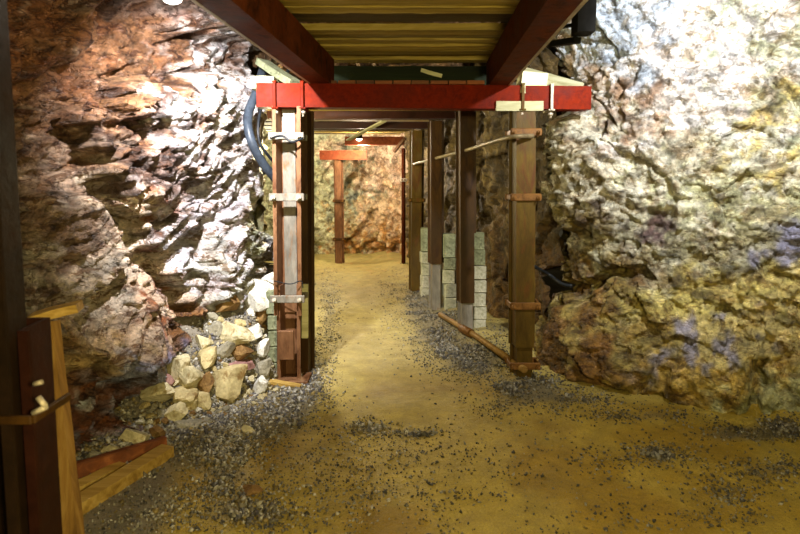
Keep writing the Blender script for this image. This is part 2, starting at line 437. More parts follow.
def disp_left(P, U, px, py):
    wx = px+10*fbm(P*4, 3, 21)*2; wy = py+10*fbm(P*4+5, 3, 22)*2
    S = rot_uz(P, U, 30, .45); W = S+.12*np.stack([fbm(P*2, 3, 31), fbm(P*2+9, 3, 32), 0*px], 1)
    f1, e1, _ = facet(W*np.array([1.7, 1.7, 1])+.0, 101, 1.0)
    f2, e2, _ = facet(W*np.array([5, 5, 1]), 111, 1.1)
    f3, e3, _ = facet(W*np.array([13, 15, 1]), 121, 1.2)
    d = .13+.10*fbm(P*.9, 3, 2)+.13*f1+.095*f2+.045*f3+.026*ridge(W*np.array([16, 30, 1]), 3, 77)+.012*fbm(P*45, 2, 78)
    d -= .05*(1-sm(e1, 0, .07)) + .022*(1-sm(e2, 0, .09))
    pm = lambda poly, soft: poly_mask(wx, wy, poly, soft)
    # big tilted slab with a face turned to the viewer along its lower left edge
    d += .26*pm([(62, 118), (100, 190), (140, 262), (190, 335), (226, 300), (238, 225), (246, 90), (200, 70), (110, 95)], 34)
    # lower left block
    d += .20*pm([(0, 200), (60, 188), (100, 208), (140, 285), (182, 340), (160, 378), (110, 372), (60, 350), (0, 335)], 12)
    d -= .06*pm([(74, 180), (92, 176), (215, 350), (185, 350)], 8)
    # hollow under it
    d -= .10*pm([(0, 375), (60, 372), (112, 384), (142, 388), (120, 415), (80, 465), (0, 500)], 12)
    d += .14*pm([(75, 490), (85, 470), (118, 425), (135, 395), (188, 352), (215, 345), (212, 420), (120, 500)], 16)
    # dark cleft between slab and heap
    d -= .42*pm([(204, 345), (232, 282), (246, 236), (258, 232), (256, 275), (240, 320), (222, 352)], 10)
    # hole behind the hose
    bx, by = proj(P); pb = lambda poly, soft: poly_mask(bx+(wx-px)*.7, by+(wy-py)*.7, poly, soft)
    d -= .60*pb([(252, 40), (300, 40), (300, 168), (276, 172), (262, 140), (250, 112), (247, 80)], 8)
    # ledge along the top
    d += .16*pm([(60, -120), (98, -8), (112, 10), (134, 18), (160, 18), (167, 30), (205, 32), (262, 30), (262, -120)], 6)
    # long dark crack
    d -= .16*pm([(84, 70), (96, 72), (128, 98), (152, 122), (146, 128), (112, 104), (88, 82)], 5)
    d -= .11*pm([(100, 70), (150, 68), (205, 74), (206, 79), (150, 77), (98, 79)], 4)
    d -= .08*pm([(40, 94), (80, 88), (82, 94), (42, 99)], 4)
    d += .42*sm(P[:, 2], 1.15, .15)*sm(P[:, 1], 4.0, 3.4)-.06
    return d, .03*fbm(P*5, 3, 55)

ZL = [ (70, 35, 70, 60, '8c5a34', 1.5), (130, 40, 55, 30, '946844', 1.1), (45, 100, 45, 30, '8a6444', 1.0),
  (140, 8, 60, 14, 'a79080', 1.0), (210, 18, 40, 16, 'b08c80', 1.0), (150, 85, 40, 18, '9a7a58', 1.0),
  (224, 100, 34, 50, 'f0ecea', 2.0), (206, 165, 40, 60, 'dcd6d8', 1.4), (150, 60, 45, 30, '7c5636', 1.5), (222, 215, 42, 65, 'd8d2da', 1.5), (150, 150, 45, 50, '43260f', 2.2),  # whitest zone: pale mineral, whitened further to paint in the lamp's glare
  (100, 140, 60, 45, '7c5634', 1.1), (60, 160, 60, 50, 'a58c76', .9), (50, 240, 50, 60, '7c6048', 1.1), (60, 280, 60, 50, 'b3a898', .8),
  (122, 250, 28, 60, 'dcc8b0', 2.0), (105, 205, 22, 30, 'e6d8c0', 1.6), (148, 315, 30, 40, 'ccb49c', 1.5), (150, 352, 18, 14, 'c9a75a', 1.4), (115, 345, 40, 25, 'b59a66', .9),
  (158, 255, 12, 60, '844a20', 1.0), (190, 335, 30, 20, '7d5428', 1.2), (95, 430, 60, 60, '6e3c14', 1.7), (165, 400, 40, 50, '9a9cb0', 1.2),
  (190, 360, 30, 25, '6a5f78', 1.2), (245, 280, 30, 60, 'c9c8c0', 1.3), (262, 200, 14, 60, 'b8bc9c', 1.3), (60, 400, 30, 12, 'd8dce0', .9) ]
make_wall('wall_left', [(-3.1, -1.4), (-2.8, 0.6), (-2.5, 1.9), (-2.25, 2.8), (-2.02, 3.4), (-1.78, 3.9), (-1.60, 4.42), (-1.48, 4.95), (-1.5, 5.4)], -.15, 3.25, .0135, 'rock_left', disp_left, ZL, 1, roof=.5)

def disp_right(P, U, px, py):
    wx = px+9*fbm(P*4, 3, 23)*2; wy = py+9*fbm(P*4+5, 3, 24)*2
    S = rot_uz(P, U, -28, .75); W = S+.13*np.stack([fbm(P*2, 3, 33), fbm(P*2+9, 3, 34), 0*px], 1)
    f1, e1, _ = facet(W*np.array([1.5, 1.7, 1]), 201, .9)
    f2, e2, _ = facet(W*np.array([4, 4.6, 1]), 211, 1.0)
    f3, e3, _ = facet(W*np.array([11, 12, 1]), 221, 1.1)
    d = .14*fbm(P*.9, 3, 4)+.08*f1+.04*f2+.034*f3+.030*fbm(P*18, 4, 87)+.020*fbm(P*45, 2, 88)
    d -= .03*(1-sm(e1, 0, .05)) + .014*(1-sm(e2, 0, .07))
    pm = lambda poly, soft: poly_mask(wx, wy, poly, soft)
    d -= .14*pm([(530, 262), (560, 274), (590, 282), (622, 270), (645, 268), (645, 275), (600, 292), (560, 290), (530, 276)], 5)
    d += .10*pm([(580, 296), (650, 280), (700, 330), (760, 360), (770, 430), (560, 400), (540, 330)], 40)
    d += .10*pm([(680, 360), (745, 352), (752, 395), (738, 430), (690, 415), (660, 390)], 12)
    d -= .12*pm([(745, 360), (757, 352), (762, 420), (748, 425)], 6)
    d += .16*pm([(548, 150), (556, 124), (575, 118), (600, 135), (640, 200), (600, 240), (545, 200)], 14)
    d -= .22*pm([(500, 118), (548, 114), (548, 128), (540, 160), (500, 160)], 8)
    d -= .10*pm([(650, 210), (672, 215), (668, 240), (648, 236)], 8)
    d -= .08*pm([(770, 60), (785, 90), (800, 110), (800, 120), (775, 95)], 5)
    d += .10*sm(P[:, 2], .5, .0)
    return d, .03*fbm(P*5, 3, 56)
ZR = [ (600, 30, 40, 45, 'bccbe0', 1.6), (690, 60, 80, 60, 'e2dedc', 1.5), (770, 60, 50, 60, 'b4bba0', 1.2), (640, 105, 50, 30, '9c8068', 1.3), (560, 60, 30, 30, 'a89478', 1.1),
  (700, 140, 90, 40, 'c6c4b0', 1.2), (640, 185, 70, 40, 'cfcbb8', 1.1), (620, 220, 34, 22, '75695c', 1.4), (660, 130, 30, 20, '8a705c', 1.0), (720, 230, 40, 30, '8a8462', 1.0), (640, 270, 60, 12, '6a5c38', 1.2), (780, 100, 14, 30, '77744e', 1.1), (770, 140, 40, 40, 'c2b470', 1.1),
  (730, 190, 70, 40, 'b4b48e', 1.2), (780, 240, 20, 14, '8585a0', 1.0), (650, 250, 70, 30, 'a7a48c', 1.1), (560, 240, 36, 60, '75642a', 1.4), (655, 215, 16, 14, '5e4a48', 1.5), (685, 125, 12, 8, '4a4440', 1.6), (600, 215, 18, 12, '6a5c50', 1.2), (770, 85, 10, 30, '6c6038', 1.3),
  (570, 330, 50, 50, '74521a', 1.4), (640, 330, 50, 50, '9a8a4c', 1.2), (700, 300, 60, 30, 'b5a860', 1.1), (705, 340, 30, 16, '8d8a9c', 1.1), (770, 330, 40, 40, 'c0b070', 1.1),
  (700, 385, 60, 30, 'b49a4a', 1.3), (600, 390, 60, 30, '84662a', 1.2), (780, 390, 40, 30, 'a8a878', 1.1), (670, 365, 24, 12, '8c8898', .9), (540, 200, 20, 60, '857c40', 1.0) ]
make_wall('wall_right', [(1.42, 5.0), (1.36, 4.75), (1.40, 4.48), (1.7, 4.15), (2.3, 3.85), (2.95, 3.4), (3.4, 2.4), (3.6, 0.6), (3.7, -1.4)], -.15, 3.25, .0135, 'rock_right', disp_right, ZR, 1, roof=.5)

def disp_gen(s, amp=1.0):
    def f(P, U, px, py):
        W = P+.2*np.stack([fbm(P*2, 3, s), fbm(P*2+9, 3, s+1), fbm(P*2+4, 3, s+2)], 1)
        f1, e1, _ = facet(W*2.2, s+10, 1.0); f2, e2, _ = facet(W*6.5, s+20, 1.1)
        return amp*(.1*fbm(P, 3, s)+.14*f1+.06*f2+.02*fbm(P*14, 3, s+8)-.03*(1-sm(e1, 0, .08))), 0*px
    return f
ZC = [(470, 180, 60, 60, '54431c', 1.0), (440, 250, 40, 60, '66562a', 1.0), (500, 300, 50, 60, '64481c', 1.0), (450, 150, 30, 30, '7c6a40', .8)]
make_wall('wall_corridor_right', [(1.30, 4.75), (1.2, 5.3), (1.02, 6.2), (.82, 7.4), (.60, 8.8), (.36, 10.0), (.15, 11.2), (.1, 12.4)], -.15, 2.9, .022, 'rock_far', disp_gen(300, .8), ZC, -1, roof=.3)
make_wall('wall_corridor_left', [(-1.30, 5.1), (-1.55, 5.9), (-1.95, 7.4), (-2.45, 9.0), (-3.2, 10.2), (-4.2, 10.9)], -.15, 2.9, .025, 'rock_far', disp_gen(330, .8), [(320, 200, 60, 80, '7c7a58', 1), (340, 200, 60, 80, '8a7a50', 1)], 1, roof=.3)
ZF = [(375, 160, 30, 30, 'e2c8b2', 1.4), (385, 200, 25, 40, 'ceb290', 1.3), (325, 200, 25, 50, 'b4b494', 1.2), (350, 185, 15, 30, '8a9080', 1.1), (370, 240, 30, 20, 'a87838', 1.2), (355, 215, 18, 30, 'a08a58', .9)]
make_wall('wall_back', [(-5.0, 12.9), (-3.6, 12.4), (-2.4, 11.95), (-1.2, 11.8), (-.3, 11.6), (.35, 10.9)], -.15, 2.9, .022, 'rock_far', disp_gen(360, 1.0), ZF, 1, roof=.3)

# rock roof over chamber and tunnel
def make_sheet(name, x0, x1, y0, y1, step, zf, colf, mat, flip=False):
    nx_, ny_ = int((x1-x0)/step)+1, int((y1-y0)/step)+1
    X, Y = np.meshgrid(np.linspace(x0, x1, nx_), np.linspace(y0, y1, ny_), indexing='ij')
    P = np.stack([X.ravel(), Y.ravel(), np.zeros(X.size)], 1); P[:, 2] = zf(P)
    idx = np.arange(nx_*ny_).reshape(nx_, ny_)
    a, b_, c, e = idx[:-1, :-1].ravel(), idx[1:, :-1].ravel(), idx[1:, 1:].ravel(), idx[:-1, 1:].ravel()
    faces = np.stack([a, e, c, b_] if flip else [a, b_, c, e], 1)
    me = bpy.data.meshes.new(name); me.vertices.add(len(P)); me.vertices.foreach_set('co', P.ravel())
    me.loops.add(faces.size); me.loops.foreach_set('vertex_index', faces.ravel())
    me.polygons.add(len(faces)); me.polygons.foreach_set('loop_start', np.arange(len(faces))*4); me.polygons.foreach_set('loop_total', np.full(len(faces), 4))
    me.update(calc_edges=True)
    at_ = me.color_attributes.new('Col', 'FLOAT_COLOR', 'POINT'); col = colf(P)
    at_.data.foreach_set('color', np.concatenate([col, np.ones((len(col), 1))], 1).ravel())
    me.materials.append(M[mat]); o = bpy.data.objects.new(name, me); C.objects.link(o); o['kind'] = 'structure'
    return o
def roofz(P):
    f1, e1, _ = facet(P*1.6+5, 401, 1.0); f2, e2, _ = facet(P*5+5, 411, 1.0)
    return 3.05+.2*f1+.06*f2-.28*sm(P[:, 1], 4.6, 5.4)
make_sheet('ceiling', -5.2, 4.0, -1.6, 13.0, .05, roofz, lambda P: np.tile(np.array(lin('8a6a44')), (len(P), 1)), 'rock_far', True)

# floor: ochre mud, greyer where grit has been trodden in
GRAV = [ (235, 405, 55, 28, 1.3), (190, 440, 45, 26, 1.2), (280, 400, 30, 18, 1.1), (225, 470, 24, 30, .55), (150, 500, 40, 26, .5), (250, 505, 40, 16, .3), (120, 470, 30, 14, .8), (310, 370, 14, 30, .6),
  (440, 330, 34, 26, .8), (420, 300, 16, 16, .8), (480, 360, 32, 16, .9), (530, 388, 34, 12, .9), (365, 428, 26, 7, .7), (418, 433, 26, 4, .8), (505, 410, 26, 12, .35), (400, 450, 90, 14, .12),
  (330, 480, 70, 22, .13), (400, 500, 260, 40, .12), (660, 453, 34, 10, .5), (600, 455, 30, 10, .25), (770, 470, 34, 12, .5), (720, 500, 60, 24, .3), (560, 400, 60, 8, .5), (640, 415, 60, 6, .5), (745, 432, 50, 8, .8), (240, 520, 60, 10, .4), (390, 290, 14, 20, .2), (330, 320, 10, 40, .5),
  (92, 512, 30, 16, .7), (100, 455, 35, 22, 1.0), (780, 425, 26, 10, .6), (205, 425, 70, 16, .9) ]
def grav_density(px, py):
    d = 0*px
    for cx, cy, rx, ry, w in GRAV: d = d+w*np.exp(-(((px-cx)/rx)**2+((py-cy)/ry)**2))
    return d
def floor_col(P):
    Q = P.copy(); Q[:, 2] = 0; px, py = proj(Q)
    n = fbm(Q*2.2, 4, 71); n2 = fbm(Q*9, 3, 72)
    och = np.array(lin('9a7e18')); och2 = np.array(lin('ae983c')); pale = np.array(lin('a99c66')); gr = np.array(lin('6c6656'))
    c = och[None]*(1-sm(n, -.3, .3))[:, None]+och2[None]*sm(n, -.3, .3)[:, None]
    t = (sm(P[:, 1], 3.3, 5.0)*sm(py, 140, 280)*.75)[:, None]; c = c*(1-t)+pale*t
    g_ = (sm(grav_density(px, py)+.25*n2, .25, .8)*.85)[:, None]; c = c*(1-g_)+gr*g_
    mg = np.maximum(sm(P[:, 2], .04, .12)*sm(P[:, 0], -.8, -1.0), sm(P[:, 0]+.3*(P[:, 1]-3.2), -1.22, -1.38)*sm(P[:, 1], 4.6, 4.4))[:, None]; c = c*(1-mg)+np.array(lin('7d7566'))*mg
    return c*(1+.18*n2)[:, None]
make_sheet('floor', -5.2, 4.0, -1.6, 13.0, .035, lambda P: ground(P[:, 0], P[:, 1]), floor_col, 'mud')

# ------------------------------------------------------------------ gravel: uncountable chips, one object
def make_gravel():
    V = []; Fc = []; CC = []
    base = np.array([[1, 0, 0], [-1, 0, 0], [0, 1, 0], [0, -1, 0], [0, 0, 1], [0, 0, -1]], float)
    fb = np.array([[0, 2, 4], [2, 1, 4], [1, 3, 4], [3, 0, 4], [2, 0, 5], [1, 2, 5], [3, 1, 5], [0, 3, 5]])
    cols = [lin(c) for c in ('8a8474', '6c675c', '4a4640', 'a8a494', 'c9c6bc', '7f7048', '8f7c48', '5c5a5e')]
    n = 0; tries = 0
    while n < 42000 and tries < 60:
        tries += 1; K = 60000
        px = RNG.uniform(60, 815, K); py = RNG.uniform(262, 545, K)
        den = grav_density(px, py); 
        a = (px-400)/F; b = (H0-py)/F; dy = cp+b*sp; dz = -sp+b*cp; t = -CZ/dz
        x = a*t; y = dy*t
        Q = np.stack([x, y, 0*x], 1); den = den*(.35+1.3*sm(fbm(Q*5, 3, 81), -.35, .35))
        area = t*t*.06
        keep = (RNG.rand(K) < den*area*.32) & (t < 10)
        for i in np.nonzero(keep)[0]:
            if n >= 42000: break
            xx, yy = x[i]+RNG.normal(0, .02), y[i]+RNG.normal(0, .02)
            s = .005+.016*RNG.rand()**2.5*(1.6 if den[i] > .7 else .7)
            R = np.linalg.qr(RNG.normal(size=(3, 3)))[0]
            B = (base*RNG.uniform(.45, 1.25, (6, 1))*np.array([1, .8, .55]))@R.T*s
            V.append(B+np.array([xx, yy, 0])); Fc.append(fb+6*n)
            CC.append(np.tile(np.array(cols[RNG.randint(len(cols))])*RNG.uniform(.45, .95)*(.6 if x[i] > .1 else 1), (6, 1))); n += 1
    V = np.concatenate(V); Fc = np.concatenate(Fc); CC = np.concatenate(CC)
    cen = V.reshape(-1, 6, 3).mean(1); gz = ground(cen[:, 0], cen[:, 1]); V[:, 2] += np.repeat(gz+.003, 6)
    me = bpy.data.meshes.new('gravel'); me.vertices.add(len(V)); me.vertices.foreach_set('co', V.ravel())
    me.loops.add(Fc.size); me.loops.foreach_set('vertex_index', Fc.ravel())
    me.polygons.add(len(Fc)); me.polygons.foreach_set('loop_start', np.arange(len(Fc))*3); me.polygons.foreach_set('loop_total', np.full(len(Fc), 3))
    me.update(calc_edges=True)
    at_ = me.color_attributes.new('Col', 'FLOAT_COLOR', 'POINT')
    at_.data.foreach_set('color', np.concatenate([CC, np.ones((len(CC), 1))], 1).ravel())
    me.materials.append(M['gravel']); o = bpy.data.objects.new('gravel', me); C.objects.link(o)
    tag(o, 'grey crushed stone chips scattered over the ochre mud floor', 'gravel', kind='stuff')
make_gravel()

# ------------------------------------------------------------------ stones of the rubble heap
def stone_mesh(seed, dims, cuts=9, sub=3):
    r = random.Random(seed); bm = bmesh.new(); bmesh.ops.create_icosphere(bm, subdivisions=sub, radius=1)
    pl = []
    for k in range(cuts):
        n = Vector((r.gauss(0, 1), r.gauss(0, 1), r.gauss(0, 1))).normalized(); pl.append((n, r.uniform(.42, .72)))
    for v in bm.verts:
        for n, d in pl:
            e = v.co.dot(n)-d
            if e > 0: v.co -= n*e
        k = 1+.035*math.sin(v.co.x*9+seed)*math.sin(v.co.y*8+seed*2)+r.uniform(-.008, .008)
        v.co *= k
    xs = [v.co for v in bm.verts]
    mx = [max(abs(c[i]) for c in xs) for i in range(3)]
    for v in bm.verts: v.co = Vector((v.co.x/mx[0]*dims[0]/2, v.co.y/mx[1]*dims[1]/2, v.co.z/mx[2]*dims[2]/2))
    me = bpy.data.meshes.new('stone'); bm.to_mesh(me); bm.free(); return me
# (px, py, width px, height px, tilt, material, label)
ST = [
 (258, 299, 42, 34, -.5, 'st_white', 'big blown-white stone high on the heap, beside the steel post', .0),
 (226, 303, 30, 30, .3, 'st_brown', 'brown and cream stone left of the big white stone on top', .0),
 (272, 279, 20, 12, .1, 'st_white', 'white stone perched highest, just above the big white stone', .0),
 (234, 337, 38, 24, .1, 'st_cream', 'rounded pale grey stone in the middle of the heap', .0),
 (254, 334, 16, 20, .3, 'st_white', 'white stone right of the rounded pale grey stone', .0),
 (240, 326, 10, 9, 0, 'st_yellow', 'small square yellow stone on top of the rounded pale stone', .02),
 (262, 316, 14, 24, .5, 'st_brown', 'tan pointed stone leaning on the block column', .0),
 (250, 313, 9, 8, 0, 'st_white', 'small white stone under the big white stone', .0),
 (261, 350, 14, 22, .6, 'st_white', 'white wedge stone standing beside the block column', .0),
 (262, 369, 16, 20, .2, 'st_grey', 'grey stone at the foot of the white wedge stone', .0),
 (226, 380, 36, 32, .05, 'st_yellow', 'largest boulder at the foot of the heap, flat yellowish face', .0),
 (239, 354, 26, 16, -.1, 'st_brown', 'brown flat stone lying over the pinkish stone', .0),
 (238, 367, 28, 9, .1, 'st_pink', 'flat pinkish stone wedged above the largest boulder', .0),
 (206, 361, 20, 22, .4, 'st_yellow', 'upright yellow stone above the open brown-hollowed stone', .0),
 (223, 352, 14, 20, .5, 'st_grey', 'grey slanting stone left of the brown flat stone', .0),
 (203, 345, 16, 16, .0, 'st_cream', 'cream stone at the upper left of the heap near the cleft', .0),
 (178, 368, 22, 26, .6, 'st_cream', 'pale pointed stone at the upper left beside the rock wall', .0),
 (189, 382, 22, 26, -.3, 'st_cream', 'tall cream stone between pointed stone and largest boulder', .0),
 (205, 386, 18, 22, .2, 'st_brown', 'brown hollow-faced stone left of the largest boulder', .0),
 (157, 396, 34, 20, .1, 'st_cream', 'long cream stone at the left edge of the heap', .0),
 (181, 399, 26, 16, -.2, 'st_yellow', 'yellow-grey stone touching the right end of the long cream stone', .0),
 (203, 401, 18, 14, 0, 'st_yellow', 'small rounded yellow stone in front of the hollow-faced stone', .0),
 (175, 415, 18, 20, .4, 'st_cream', 'cream stone below the long cream stone, at the heap foot', .0),
 (189, 408, 12, 14, .1, 'st_yellow', 'small tan stone between two foot stones of the heap', .0),
 (258, 388, 15, 18, .3, 'st_white', 'off-white stone at the heap foot, near the steel post', .0),
 (248, 394, 8, 9, .0, 'st_cream', 'little cream stone between largest boulder and off-white stone', .0),
 (186, 425, 24, 12, .1, 'st_grey', 'flat greyish stone sunk in gravel in front of the heap', -.01),
 (134, 440, 24, 14, .3, 'st_cream', 'cream stone behind the red-brown board', .0),
 (155, 434, 14, 11, -.4, 'st_brown', 'brown-tipped stone at the far end of the red-brown board', .0),
 (110, 453, 16, 9, .2, 'st_cream', 'low cream stone behind the middle of the red-brown board', .0),
 (126, 452, 20, 7, .1, 'st_cream', 'flat pale stone lying along the red-brown board', .0),
 (92, 461, 12, 8, .2, 'st_grey', 'grey stone near the wall end of the red-brown board', .0),
 (247, 432, 12, 8, .1, 'st_cream', 'single pale stone in the gravel in front of the heap', -.0),
 (252, 493, 26, 8, -.1, 'st_brown', 'flat tan stone alone in the mud near the viewer', -.0),
 (212, 318, 12, 10, .1, 'st_grey', 'grey stone in the dark cleft left of the heap top', .0),
 (220, 322, 8, 9, .1, 'st_yellow', 'tiny yellow stone under the brown and cream stone', .0),
 (250, 284, 12, 9, .1, 'st_grey', 'grey stone behind the big white stone', .0),
 (214, 331, 16, 14, .2, 'st_grey', 'grey stone left of the rounded pale grey stone', .0),
 (166, 383, 14, 12, .2, 'st_pink', 'reddish stone under the pale pointed stone', .0),
]
stone_pts = []
for i, (px, py, w, h, tl, mt, lb, dz) in enumerate(ST):
    p = hit(px, py+h*.32); Ym = 3.98+(392-py)*.0045-(272-px)*.003
    if py < 375 and px > 150 and p.y > Ym: p = at(px, py+h*.3, Ym)
    d = (p-Vector((0, 0, CZ))).length; k = d/F
    W, Hh = w*k*1.04, h*k*1.08
    me = stone_mesh(900+i*7, (W*1.06, (W+Hh)*.5, Hh*1.06), 15+i % 5)
    me.transform(Matrix.Rotation(tl, 4, 'Y'))
    o = bpy.data.objects.new('stone', me); C.objects.link(o); me.materials.append(M[mt])
    o.location = p+Vector((0, .02, Hh*.30+dz)); stone_pts.append((o.location.copy(), max(W, Hh)/2))
    tag(o, lb, 'stone', 'loose stones of the rubble heap')
# small filler stones of the heap
protos = [(stone_mesh(40+k, (1, .85, .7), 13, 2), mt) for k, mt in enumerate(('st_cream', 'st_grey', 'st_grey', 'st_yellow', 'st_brown', 'st_cream', 'st_white', 'st_grey'))]
for me, mt in protos: me.materials.append(M[mt])
r = random.Random(5); k = 0
for t in range(1500):
    if k >= 190: break
    px = r.uniform(128, 276); py = r.uniform(300, 425)
    line = 392+(272-px)*.38
    if py > line+8 or py < 300+(276-px)*.85*.9: continue
    p = hit(px, py)
    if p.y > 5.2: continue
    s = r.uniform(.03, .075)
    if any((p-q).length < .55*R+s*.4 for q, R in stone_pts): continue
    o = bpy.data.objects.new('small_stone', protos[k % 8][0]); C.objects.link(o)
    o.location = p+Vector((0, 0, s*.22)); o.scale = (s, s, s); o.rotation_euler = (r.uniform(-.5, .5), r.uniform(-.5, .5), r.uniform(0, 6.28))
    stone_pts.append((o.location.copy(), s/2))
    tag(o, 'fist-sized broken stone filling the rubble heap between the larger stones', 'stone', 'fist-sized filler stones of the rubble heap'); k += 1

# ------------------------------------------------------------------ steel arch posts
def chan(w, dp, t=.012, lip=.022):
    """trough section, closed side at b=0, open towards +b"""
    a = w/2
    o = [(-a, dp), (-a, dp-t), (-a+lip, dp-t), (-a+lip*1.5, 0), (a-lip*1.5, 0), (a-lip, dp-t), (a, dp-t), (a, dp)]
    i = [(a-lip-t*.4, dp), (a-lip*1.5-t, t), (-a+lip*1.5+t, t), (-a+lip+t*.4, dp)]
    return o+i
def clamp_part(parent, c, w, d, mat, bolt_mat, front=-1, hgt=.055):
    """band across the front of the post with side plates, bolts and nuts"""
    b = MB(); c = Vector(c)
    b.box(c+Vector((0, front*(d/2+.012), 0)), (w+(.05 if bolt_mat == 'bolt' else .02), .018, hgt), None, .004)
    b.box(c+Vector((-(w/2+.008), 0, 0)), (.014, d+.03, hgt*.7), None, .003)
    b.box(c+Vector(((w/2+.008), 0, 0)), (.014, d+.03, hgt*.7), None, .003)
    b.box(c+Vector((0, -front*(d/2+.012), 0)), (w+.05, .014, hgt*.8), None, .003)
    cl = b.build('clamp', mat, parent, c)
    for sx in (-1, 1):
        q = c+Vector((sx*(w/2-.01), front*(d/2+.02), 0)); k = MB()
        k.tube([q, q+Vector((0, front*.05, -.004))], .008, 8)
        k.tube([q+Vector((0, front*.008, 0)), q+Vector((0, front*.026, 0))], .017, 6)
        k.build('bolt', bolt_mat, cl, q)
    return cl
def post(base, top, w, dp, open_front, mats, label, group, split=None, clamps=(), low_mats=None, foot=False):
    base = Vector(base); top = Vector(top)
    root = empty('steel_post', base, label, 'post', group)
    right = Vector((1, 0, 0)); ax = (top-base)
    P = lambda z: base.lerp(top, (z-base.z)/(top.z-base.z))
    sec = chan(w, dp)
    # b = dir x right = +y for an upward extrusion; open front means open towards -y
    sec = [(u, (dp-v if open_front else v)-dp/2) for u, v in sec]
    s_z = split if split else base.z
    MB().profile(P(s_z-(.12 if split else 0)), top, sec, right, 6).build('channel', mats[0], root)
    if len(mats) > 1 and mats[1]:
        q = .004
        if open_front:   # bright inner web
            fy = dp/2-.016
            MB().box((P(s_z)+top)/2+Vector((0, fy-.004, 0)), (w*.46, .005, (top-P(s_z)).length*.98), None, .001).build('web_face', mats[1], root)
    if split:
        sec2 = chan(w*.86, dp*.9); sec2 = [(u, (dp*.9-v if open_front else v)-dp*.45+(.02 if open_front else .02)) for u, v in sec2]
        MB().profile(base, P(s_z+.1), sec2, right, 3).build('lower_channel', (low_mats or mats)[0], root)
    for cz in clamps: clamp_part(root, P(cz), w, dp, (low_mats or mats)[-1] if not open_front else 'web', 'bolt' if open_front else 'rbolt')
    if foot:
        MB().box(base+Vector((0, 0, .012)), (w+.1, dp+.08, .022), None, .004).build('foot_plate', mats[0], root)
    return root, P

def gz(p): return float(ground(p.x, p.y))
LB = G(290, 381); RB = G(523, 376)
LB.z = gz(LB); RB.z = gz(RB)
ZB = 2.05   # underside of the front cross beam
def zat(py, Y): return at(400, py, Y).z
Lt = Vector((at(288, 110, LB.y).x, LB.y, ZB)); Rt = Vector((at(524, 112, RB.y).x, RB.y, ZB))
YL, YR = LB.y, RB.y
GP = 'steel posts of the roof frames'
lp, PL = post(LB, Lt, .205, .13, True, ['rust', 'web'], 'front left steel post with pale inner web, beside the rubble heap', GP,
     split=zat(298, YL), clamps=(zat(137, YL), zat(197, YL), zat(297, YL)), low_mats=['rust', 'rust'], foot=True)
# second, darker channel standing behind it
d2 = Vector((.095, .17, 0))
post(LB+d2, Lt+d2, .12, .12, False, ['dark_rust', 'dark_rust'], 'dark narrow steel post close behind the front left post', GP)
rp, PR = post(RB, Rt, .205, .13, False, ['olive_rust', 'olive_rust'], 'front right steel post, brown-olive, under the red beam', GP,
     split=zat(330, YR), clamps=(zat(133, YR), zat(197, YR), zat(304, YR), zat(363, YR)), low_mats=['olive_rust', 'rbolt'])
others = [((467, 333), (466, 112), .20, 'dark_rust', 'second steel post on the right, beside the white block column', 290, ()),
          ((436, 311), (436, 112), .19, 'dark_rust', 'third steel post on the right, its lower half pale', 253, ()),
          ((416, 292), (417, 112), .20, 'olive_rust', 'fourth steel post on the right, deepest before the bend', None, (200,))]
PP = []
for (bx, by), (tx_, ty_), w, mt, lb, sy, cl in others:
    B = G(bx, by); B.z = gz(B); T = Vector((at(tx_, 150, B.y).x, B.y, 2.2))
    rt, Pq = post(B, T, w, .13, False, [mt, mt], lb, GP, split=zat(sy, B.y) if sy else None, clamps=[zat(c, B.y) for c in cl], low_mats=['gconcrete' if False else 'web', mt])
    PP.append((B, T))

# front red cross beam (same trough section, lying)
bl = at(258, 99, YL); br = at(588, 104, YR+.03)
bl.z = br.z = ZB+.08
rb = empty('cross_beam', (bl+br)/2, 'red painted steel cross beam over the entrance, resting on the front posts', 'beam', 'steel roof cross beams')
secb = [(-.085, -.07), (-.085, .07), (-.07, .07), (-.062, -.035), (.062, -.035), (.07, .07), (.085, .07), (.085, -.07), (.07, -.07), (.064, -.055), (-.064, -.055), (-.07, -.07)]
# a along z, b along y
secb = [(-.085, -.07), (-.085, .06), (.085, .06), (.085, -.07), (.072, -.07), (.066, -.05), (-.055, -.05), (-.062, -.07)]
MB().profile(bl, br, secb, (0, 0, 1), 8).build('channel', 'red', rb)
d = (br-bl)
for t, mt in ((.055, 'red'), (.135, 'red'), (.79, 'olive_rust'), (.878, 'flange')):
    c = bl+d*t; b = MB()
    b.box(c+Vector((0, -.082, 0)), (.022, .014, .19), None, .003)
    b.box(c+Vector((0, -.0, -.093)), (.05, .17, .014), None, .003)
    b.box(c+Vector((0, -.0, .093)), (.03, .17, .012), None, .003)
    s_ = b.build('strap', mt, rb)
    k = MB(); q = c+Vector((.0, -.05, -.1)); k.tube([q, q+Vector((0, 0, -.05))], .009, 8); k.tube([q+Vector((0, 0, -.012)), q+Vector((0, 0, -.03))], .02, 6)
    k.build('bolt', 'bolt', s_)

